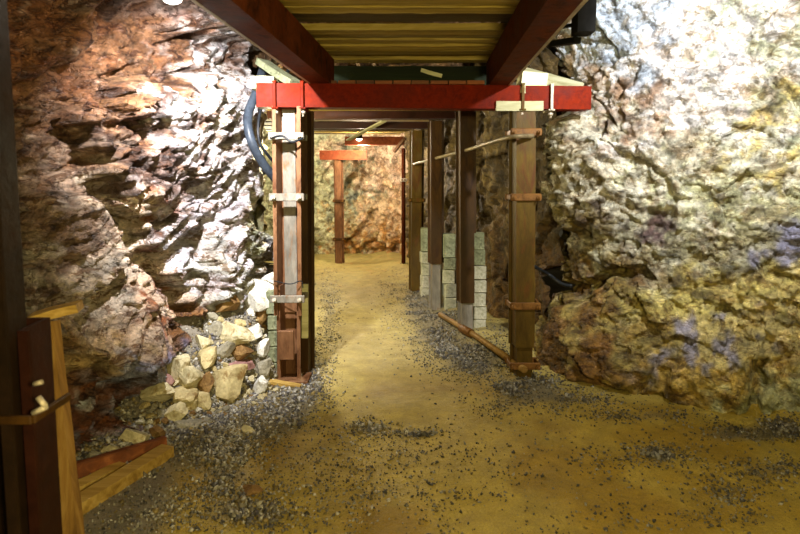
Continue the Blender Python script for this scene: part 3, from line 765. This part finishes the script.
# pale boards at the right end of the red beam
c = at(520, 107, YR-.06)
MB().board(at(496, 106, YR-.085), at(543, 106, YR-.055), .02, .07, seed=3, seg=5, wob=.002).build('timber_plate', 'palewood').location.z += 0
tag(bpy.data.objects['timber_plate'], 'pale flat board set against the right half of the red cross beam', 'board')
MB().board(at(519, 83, YR+.0), at(544, 86, YR+.02), .12, .16, seed=4, seg=4, wob=.003).build('timber_block', 'palewood')
tag(bpy.data.objects['timber_block'], 'pale squared timber block lying on the right end of the red beam', 'block')
MB().board(at(516, 72, YR+.22), at(582, 90, YR+.12), .12, .07, up=(0, -.6, 1), seed=5, seg=8, wob=.003).build('timber_wedge', 'palewood')
tag(bpy.data.objects['timber_wedge'], 'long pale greenish board slanting down behind the right beam end', 'board')
MB().board(at(253, 84, YL+.03), at(276, 84, YL+.03), .14, .085, seed=6, seg=4, wob=.004).build('timber_block', 'palewood')
tag(bpy.data.objects['timber_block.001'], 'bright sawn timber block on the left end of the red beam', 'block')
MB().board(at(262, 62, YL+.35), at(296, 84, YL+.15), .13, .05, seed=8, seg=4, wob=.004).build('timber_wedge', 'gconcrete')
tag(bpy.data.objects['timber_wedge.001'], 'grey-green board slanting behind the left end of the red beam', 'board')

# entrance ceiling beams (I section lying along the tunnel)
ZC0 = ZB+.165
def isec(w, h, t=.012):
    a = w/2
    return [(-a, 0), (a, 0), (a, t), (t/2, t), (t/2, h-t), (a, h-t), (a, h), (-a, h), (-a, h-t), (-t/2, h-t), (-t/2, t), (-a, t)]
def csec(w, h, t=.012, side=1):
    """channel lying on its side: closed web on the side of the tunnel"""
    a = w/2*side
    return [(-a, 0), (a, 0), (a, h), (-a, h), (-a, h-t), (a-t*side, h-t), (a-t*side, t), (-a, t)]
def ceil_beam(pa, pb, side, label):
    root = empty('roof_beam', (pa+pb)/2, label, 'beam', 'steel beams running along the entrance roof')
    # direction runs +y, a = right(x), b = dir x right = -z ... use right=(1,0,0)
    sec = [(u, -v) for u, v in csec(.15, .20, .014, side)]
    MB().profile(pa, pb, sec, (1, 0, 0), 4).build('channel', 'dkred', root)
    d_ = (pb-pa).normalized(); off = Vector((-side*.075, 0, .004))
    MB().bar(pa+off, pb+off, .02, .012, bev=.002).build('flange_edge', 'flange', root)
    return root
def beam_pt(px, py, z): return G(px, py, z)
lo0 = beam_pt(313, 86, ZC0); lo1 = beam_pt(205, 9, ZC0); dl = (lo1-lo0)/(lo0.y-lo1.y)
ro0 = beam_pt(516, 78, ZC0); ro1 = beam_pt(577, 10, ZC0); dr = (ro1-ro0)/(ro0.y-ro1.y)
print('beams', lo0, lo1, ro0, ro1)
LA = lo0+dl*(lo0.y-1.5)+Vector((.075, 0, 0)); LZ = lo0-dl*(YL+.12-lo0.y)+Vector((.075, 0, 0))
RA = ro0+dr*(ro0.y-1.5)-Vector((.075, 0, 0)); RZ = ro0-dr*(YR+.12-ro0.y)-Vector((.075, 0, 0))
ceil_beam(LA, LZ, 1, 'left dark red steel beam running back along the entrance roof')
ceil_beam(RA, RZ, -1, 'right dark red steel beam running back along the entrance roof')
# boards lying across them
def lx(y): return LZ.x+(LA.x-LZ.x)*(LZ.y-y)/(LZ.y-LA.y)
def rx(y): return RZ.x+(RA.x-RZ.x)*(RZ.y-y)/(RZ.y-RA.y)
y = 4.52; i = 0; zt = ZC0+.2
ords = ['first', 'second', 'third', 'fourth', 'fifth', 'sixth', 'seventh', 'eighth', 'ninth', 'tenth', 'eleventh', 'twelfth', 'thirteenth', 'fourteenth', 'fifteenth', 'sixteenth', 'seventeenth', 'eighteenth', 'nineteenth', 'twentieth']
ws = [.12, .13, .12, .14, .13, .12, .14, .13, .31, .12, .13, .13, .14, .13, .12, .14, .13, .13, .14]
for i, w in enumerate(ws):
    yc = y-w/2
    if yc < 1.7: break
    rr_ = random.Random(i)
    dz = .055 if i == 8 else rr_.uniform(0, .03)
    o = MB().board((lx(yc)-.12-rr_.random()*.1, yc, zt+.022+dz), (rx(yc)+.12+rr_.random()*.1, yc+rr_.uniform(-.015, .015), zt+.022+dz), w-.016, .04, seed=i, seg=24, wob=.005).build('roof_board', 'roofwood2' if i == 8 else 'roofwood')
    extra = 'dark recessed' if i == 8 else 'olive-brown'
    tag(o, f'{extra} roof board above the entrance, {ords[i]} counted from the red cross beam', 'board', 'boards across the entrance roof')
    y -= w
# dark board closing the step and its pale chip
o = MB().board((lx(4.5)-.1, 4.56, ZC0+.11), (rx(4.5)+.1, 4.56, ZC0+.11), .03, .20, seed=50).build('closing_board', 'darkwood')
tag(o, 'dark green board closing the roof step just above the red cross beam', 'board')
o = MB().board(at(421, 70, 4.535), at(442, 76, 4.535), .02, .03, seed=51, seg=3, wob=.004).build('wood_splinter', 'palewood')
tag(o, 'small pale splinter stuck on the dark green board', 'splinter')

# small plank ends resting on the red beam
for i in range(9):
    px = 330+i*18; p = at(px, 86, YL+.1); p.z = ZC0+.014
    o = MB().board(p+Vector((0, -.1, 0)), p+Vector((0, .22, 0)), .125, .025, seed=80+i, seg=5, wob=.003).build('short_board', 'redwood')
    tag(o, f'short dark plank end on top of the red beam, {ords[i]} from the left', 'board', 'short plank ends on the red beam')

# tunnel roof: cross beams on each rear frame and boards between them
axis = lambda y: -.18*(y-4.5)      # tunnel centre line drifts left
for i, (B, T) in enumerate(PP):
    y = B.y; a = Vector((axis(y)-1.15, y, T.z+.07)); b = Vector((T.x+.22, y, T.z+.07))
    rt = empty('cross_beam', (a+b)/2, ['dark rusty cross beam of the second frame, just behind the red beam', 'dark rusty cross beam of the third frame in the tunnel roof', 'dark rusty cross beam of the fourth frame near the bend'][i], 'beam', 'steel roof cross beams')
    MB().profile(a, b, [(u*.5, v) for u, v in secb], (0, 0, 1), 3).build('channel', 'nearlow', rt)
    # its post on the left side of the tunnel, hidden from the front by the first one
    lb_ = Vector((axis(y)-1.0, y, 0)); lb_.z = gz(lb_)
y = 5.25; i = 0
while y < 10.3:
    w = .19; rr_ = random.Random(200+i)
    xo = 0
    o = MB().board((axis(y)-1.35, y, 2.39+rr_.uniform(0, .02)), (axis(y)+1.2 if y < 8 else axis(y)+1.05, y, 2.39+rr_.uniform(0, .02)), w-.03, .035, seed=200+i, seg=10, wob=.006).build('tunnel_roof_board', 'roofwood' if i % 3 else 'roofwood2')
    tag(o, f'olive-brown board across the tunnel roof behind the red beam, {ords[i] if i < 20 else "deepest"} going in' if i < 20 else f'deep tunnel roof board near the bend, {ords[i-20]} past the fourth post', 'board', 'boards across the tunnel roof')
    y += .2; i += 1

# far posts and beams
FB = G(339.5, 263); FB.z = gz(FB); FT = Vector((at(338, 160, FB.y).x, FB.y, zat(160, FB.y)))
post(FB, FT, .18, .13, False, ['rust', 'rust'], 'lone steel post far down the tunnel in front of the lit rock', GP, clamps=(zat(201, FB.y), zat(239, FB.y)), low_mats=['olive_rust', 'dark_rust'])
def plain_beam(a, b, mt, label, h=.09):
    rt = empty('cross_beam', (a+b)/2, label, 'beam', 'steel roof cross beams')
    MB().profile(a, b, [(u*h/.085, v) for u, v in secb], (0, 0, 1), 2).build('channel', mt, rt); return rt
a, b = at(320, 156, FB.y-.05), at(367, 156, FB.y-.05); a.z = b.z = FT.z+.085
plain_beam(a, b, 'orust', 'orange-red beam end capping the far lone post', .085)
a, b = at(345, 141, 9.7), at(404, 141, 9.7); a.z = b.z = at(345, 141, 9.7).z
plain_beam(a, b, 'orust', 'orange-lit cross beam deep in the tunnel beside the glowing lamp', .07)
Q = G(403.5, 268); Q.z = gz(Q); T = Vector((at(403.5, 150, Q.y).x, Q.y, zat(148, Q.y)))
post(Q, T, .07, .1, False, ['dkred', 'dkred'], 'thin dark red post at the tunnel bend, right of the lit rock', GP, clamps=(zat(180, Q.y),), low_mats=['dkred', 'bolt'])
o = MB().bar(at(348, 140, 8.2), at(384, 121, 6.9), .07, .02).build('roof_strut', 'palewood'); tag(o, 'pale slanting strut under the tunnel roof near the lamp', 'strut')
o = MB().bar(at(394, 152, 9.6), at(405, 138, 9.5), .05, .05).build('corner_brace', 'rust'); tag(o, 'orange corner brace between deep beam and thin red post', 'brace')

# ------------------------------------------------------------------ pipes along the right posts
up = [at(533, 136, YR-.09), at(507, 138, YR-.10), at(467, 150, PP[0][0].y-.1), at(437, 158, PP[1][0].y-.1), at(414, 164, PP[2][0].y-.1)]
o = MB().tube(spline(up, 6), .017, 10).build('handrail_pipe', 'galv'); tag(o, 'thin steel pipe running high across the right hand posts', 'pipe')
fB = [RB+Vector((-.13, -.10, .11)), PP[0][0]+Vector((-.04, -.11, .09)), PP[1][0]+Vector((.02, -.10, .08))]
o = MB().tube([RB+Vector((-.02, -.13, .09)), G(470, 337)+Vector((0, -.06, .06)), G(440, 319)+Vector((0, 0, .05))], .028, 12).build('floor_pipe', 'pipe')
tag(o, 'rusty pipe lying along the feet of the right hand posts', 'pipe')
o = MB().tube([G(472, 337)+Vector((-.02, -.09, .06)), G(464, 333)+Vector((-.03, -.05, .06))], .042, 12).build('pipe_coupling', 'rbolt')
tag(o, 'thick coupling on the floor pipe at the second post', 'pipe coupling')

# ------------------------------------------------------------------ concrete block columns
def blocks(x0, x1, ys, Y, names, group, mat, dp=.16, skew=0):
    for i in range(len(ys)-1):
        a = at(x0, ys[i], Y); b = at(x1, ys[i+1], Y)
        c = (a+b)/2; hgt = abs(a.z-b.z)
        if names[i] is None: continue
        o = MB().box(c+Vector((skew*i+random.uniform(-.008, .008), dp/2, 0)), (abs(b.x-a.x), dp, hgt-.006), Matrix.Rotation(random.uniform(-.16, .16), 3, 'Z'), .008, .004).build('concrete_block', mat if isinstance(mat, str) else mat[i])
        tag(o, names[i], 'block', group)
pos = ['bottom', 'second from bottom', 'third from bottom', 'fourth from bottom', 'fifth from bottom', 'sixth from bottom', 'seventh from bottom', 'top']
def nm(desc, n): return [f'{desc}, {pos[j] if j < n-1 else "topmost"}' for j in range(n-1, -1, -1)]
blocks(267, 278, [291, 315, 331, 347, 363, 380], YL+.10, nm('greenish concrete block stacked beside the front left post', 5), 'block column beside the left post', 'gconcrete')
Yb = PP[0][0].y+.02
blocks(473.5, 486, [233, 250, 266, 280, 293, 307, 320, 336], Yb, nm('concrete block in the column between first and second right posts', 7), 'block column behind the second right post', ['gconcrete', 'gconcrete', 'bconcrete', 'bconcrete', 'bconcrete', 'bconcrete', 'bconcrete'])
Yb = PP[1][0].y-.35
blocks(444, 456, [234, 258, 270, 284, 298, 318], Yb+.25, nm('mossy concrete block in the column between second and third right posts', 5), 'block column behind the third right post', ['gconcrete', 'gconcrete', 'concrete', 'concrete', 'concrete'])
Yb = PP[2][0].y-.4
blocks(421, 429, [228, 252, 264, 276, 288, 302], Yb, nm('pale concrete block in the column between third and fourth right posts', 5), 'block column behind the fourth right post', ['gconcrete', 'concrete', 'concrete', 'bconcrete', 'bconcrete'])
# plank nailed to the right side of the left post foot
a, b = at(305, 284, YL+.1), at(305, 338, YL+.1)
o = MB().bar(a, b, .05, .03, up=(0, -1, 0)).build('side_plank', 'palewood'); tag(o, 'greenish plank on the right side of the front left post', 'board')
a, b = at(288, 328, YL-.09), at(288, 332, YL-.09)
o = MB().box(at(286, 345, YL-.075), (.12, .03, .22), None, .004).build('packing_board', 'rust'); tag(o, 'short brown board at the foot of the front left post', 'board')
o = MB().bar(at(268, 381, YL-.1), at(301, 387, YL-.15), .05, .03).build('sill_board', 'timber_y'); tag(o, 'thin board lying under the front left post foot', 'board')

# ------------------------------------------------------------------ hose and cables
hz = spline([at(264, 66, 4.6), at(257, 90, 4.4), at(248, 116, 4.22), at(251, 140, 4.16), at(262, 162, 4.22), at(278, 182, 4.36)], 8)
o = MB().tube(hz, .034, 14).build('hose', 'hose'); tag(o, 'thick grey-blue hose curving past the front left post', 'hose')
cz = spline([at(266, 92, 4.45), at(259, 118, 4.3), at(259, 140, 4.26), at(267, 154, 4.3), at(279, 168, 4.4)], 8)
o = MB().tube(cz, .012, 8).build('cable', 'cable'); tag(o, 'thin dark cable inside the curve of the thick hose', 'cable')
cz = spline([at(264, 120, 4.45), at(261, 130, 4.42), at(260, 146, 4.4)], 6)
o = MB().tube(cz, .012, 8).build('cable', 'galv'); tag(o, 'short pale cable end beside the thick hose', 'cable')
cz = [at(300, 60, 4.7), at(272, 86, 4.6)]
o = MB().tube(cz, .014, 8).build('cable', 'cable'); tag(o, 'straight dark cable slanting above the left beam end', 'cable')
cz = spline([at(270, 138, YL-.12), at(282, 136, YL-.13), at(292, 142, YL-.14), at(303, 138, YL-.1)], 6)
o = MB().tube(cz, .008, 8).build('wire', 'cable'); tag(o, 'dark wire tied round the upper part of the left post', 'wire')
cz = spline([at(274, 281, YL-.09), at(290, 284, YL-.12), at(301, 281, YL-.09), at(303, 288, YL-.08)], 6)
o = MB().tube(cz, .004, 6).build('wire', 'cable'); tag(o, 'thin wire loop round the left post above its lower clamp', 'wire')
cz = spline([at(533, 266, YR+.02), at(548, 274, 4.42), at(562, 284, 4.3), at(572, 286, 4.25)], 6)
o = MB().tube(cz, .014, 8).build('cable', 'cable'); tag(o, 'dark cable running from the front right post onto the rock', 'cable')

# black box on the rock at upper right
bx = at(584, 17, 3.25)
rt = empty('equipment_box', bx, 'black boxy housing hanging beside the right roof beam near the rock', 'box')
MB().profile(at(585, -24, 3.25), at(583, 34, 3.25), [(-.05, -.06), (.04, -.06), (.05, -.02), (.05, .06), (-.05, .06)], (1, 0, 0)).build('housing', 'black', rt)
MB().bar(at(553, 44, 3.5), at(578, 40, 3.3), .05, .035).build('bracket', 'black', rt)
MB().bar(at(562, 27, 3.5), at(578, 24, 3.3), .03, .02).build('bracket', 'black', rt)

# ------------------------------------------------------------------ near left: dark post, timber upright and boards on the floor
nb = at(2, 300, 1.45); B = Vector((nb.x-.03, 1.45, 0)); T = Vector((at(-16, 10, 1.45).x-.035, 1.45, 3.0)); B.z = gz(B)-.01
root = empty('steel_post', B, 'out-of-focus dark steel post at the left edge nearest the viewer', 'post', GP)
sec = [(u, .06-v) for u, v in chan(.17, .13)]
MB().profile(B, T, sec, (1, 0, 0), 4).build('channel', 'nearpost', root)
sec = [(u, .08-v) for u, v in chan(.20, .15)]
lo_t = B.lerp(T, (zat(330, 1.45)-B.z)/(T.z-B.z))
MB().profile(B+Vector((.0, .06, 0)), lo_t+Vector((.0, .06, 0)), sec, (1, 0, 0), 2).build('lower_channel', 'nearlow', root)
cc = B.lerp(T, (zat(409, 1.45)-B.z)/(T.z-B.z))+Vector((.02, .03, 0))
b = MB(); b.box(cc+Vector((0, -.10, 0)), (.24, .014, .022), None, .003); b.box(cc+Vector((.12, -.02, 0)), (.014, .16, .022), None, .003)
cl = b.build('clamp', 'dark_rust', root)
k = MB(); k.tube([at(33, 413, 1.36), at(46, 407, 1.36)], .007, 8); k.tube([at(46, 407, 1.36), at(38, 397, 1.36)], .007, 8); k.build('bolt', 'bolt', cl)
k = MB(); k.tube([at(34, 384, 1.36), at(42, 382, 1.36)], .006, 8); k.build('bolt', 'bolt', cl)

ub = G(72, 545); ub.z = gz(ub); ut = at(46, 322, ub.y+.12)
rt = empty('timber_upright', ub, 'leaning sawn timber upright with a short cross piece on top, beside the dark near post', 'timber upright')
MB().board(ub, ut, .085, .05, up=(0, -1, 0), seg=10, wob=.003, seed=61).build('post', 'timber', rt)
MB().board(at(31, 319, ub.y+.10), at(80, 306, ub.y+.16), .12, .035, seg=6, wob=.003, seed=62).build('cross_piece', 'timber_y', rt)

p, q = G(60, 486), G(166, 450)
p.z = gz(p)+.04; q.z = gz(q)+.035
o = MB().board(p, q, .03, .085, seg=10, wob=.003, seed=63).build('floor_board', 'redwood'); tag(o, 'red-brown board on edge at the foot of the left rock wall', 'board')
p, q = G(66, 522), G(168, 456)
p.z = gz(p)+.03; q.z = gz(q)+.03
o = MB().board(p, q, .085, .06, seg=10, wob=.003, seed=64).build('floor_board', 'timber_y'); tag(o, 'light timber baulk on the gravel, nearest of the three floor boards', 'board')
p, q = G(58, 503), G(122, 468)
p.z = gz(p)+.02; q.z = gz(q)+.02
o = MB().board(p, q, .07, .03, seg=8, wob=.003, seed=65).build('floor_board', 'timber_y'); tag(o, 'short light timber strip between the baulk and the red-brown board', 'board')

# ------------------------------------------------------------------ lamps and light
def spot(name, loc, tgt, e, col, size, blend=.6, rad=.05):
    l = bpy.data.lights.new(name, 'SPOT'); l.energy = e; l.color = col; l.spot_size = math.radians(size); l.spot_blend = blend; l.shadow_soft_size = rad
    o = bpy.data.objects.new(name, l); C.objects.link(o); o.location = loc
    o.rotation_euler = (Vector(tgt)-Vector(loc)).to_track_quat('-Z', 'Y').to_euler(); return o
def point(name, loc, e, col, rad=.05):
    l = bpy.data.lights.new(name, 'POINT'); l.energy = e; l.color = col; l.shadow_soft_size = rad
    o = bpy.data.objects.new(name, l); C.objects.link(o); o.location = loc; return o
def lamp_thing(loc, mt, label, r=.05):
    loc = Vector(loc); rt = empty('mine_lamp', loc, label, 'lamp')
    b = MB(); b.tube([loc+Vector((0, 0, .0)), loc+Vector((0, 0, .02)), loc+Vector((0, 0, .08))], r*1.1, 14); b.build('housing', 'black', rt)
    k = MB(); k.tube([loc+Vector((0, 0, .07)), loc+Vector((.01, .02, .3)), loc+Vector((.03, .03, (2.38 if loc.z < 2.3 else 2.85)-loc.z))], .008, 8); k.build('cord', 'cable', rt)
    bm = bmesh.new(); bmesh.ops.create_uvsphere(bm, u_segments=14, v_segments=8, radius=r); me = bpy.data.meshes.new('glass'); bm.to_mesh(me); bm.free()
    me.transform(Matrix.Diagonal((1, 1, .6, 1))); me.transform(Matrix.Translation(loc)); link('glass', me, mt, rt); return rt
l1 = at(172, -2, 2.75)
lamp_thing(l1, 'lampw', 'small glowing white lamp on the rock at the top left', .045)
spot('lamp_left', (-1.0, 2.85, 2.5), (-1.42, 4.3, 1.5), 520, (1, .97, .98), 100, .9, .03)
point('lamp_left_fill', l1+Vector((.1, -.05, -.08)), 6, (1, .86, .66), .04)
spot('lamp_right', (1.7, 2.35, 2.72), (2.0, 3.9, 2.2), 360, (1, .99, .97), 105, .85, .05)
l4 = at(359, 139, 9.55)
lamp_thing(l4, 'lampo', 'glowing bulb deep in the tunnel under the roof', .05)
point('lamp_far', l4+Vector((.05, .2, -.12)), 120, (1, .80, .58), .05)
point('lamp_far_left', (-2.3, 10.4, 1.9), 120, (1, .9, .6), .08)
point('lamp_corridor', (-1.2, 5.9, 1.9), 120, (1, .86, .5), .08)
point('fill_behind', (0.6, -.5, 1.7), 260, (1, .83, .36), .12)  # added warm fill light behind the camera, no visible source
w = bpy.data.worlds.new('world'); bpy.context.scene.world = w; w.use_nodes = True
w.node_tree.nodes['Background'].inputs[0].default_value = (.9, .75, .45, 1); w.node_tree.nodes['Background'].inputs[1].default_value = .03

sc = bpy.context.scene
sc.view_settings.view_transform = 'Standard'; sc.view_settings.look = 'None'; sc.view_settings.gamma = 1
sc.view_settings.use_curve_mapping = False; sc.view_settings.exposure = 0.42
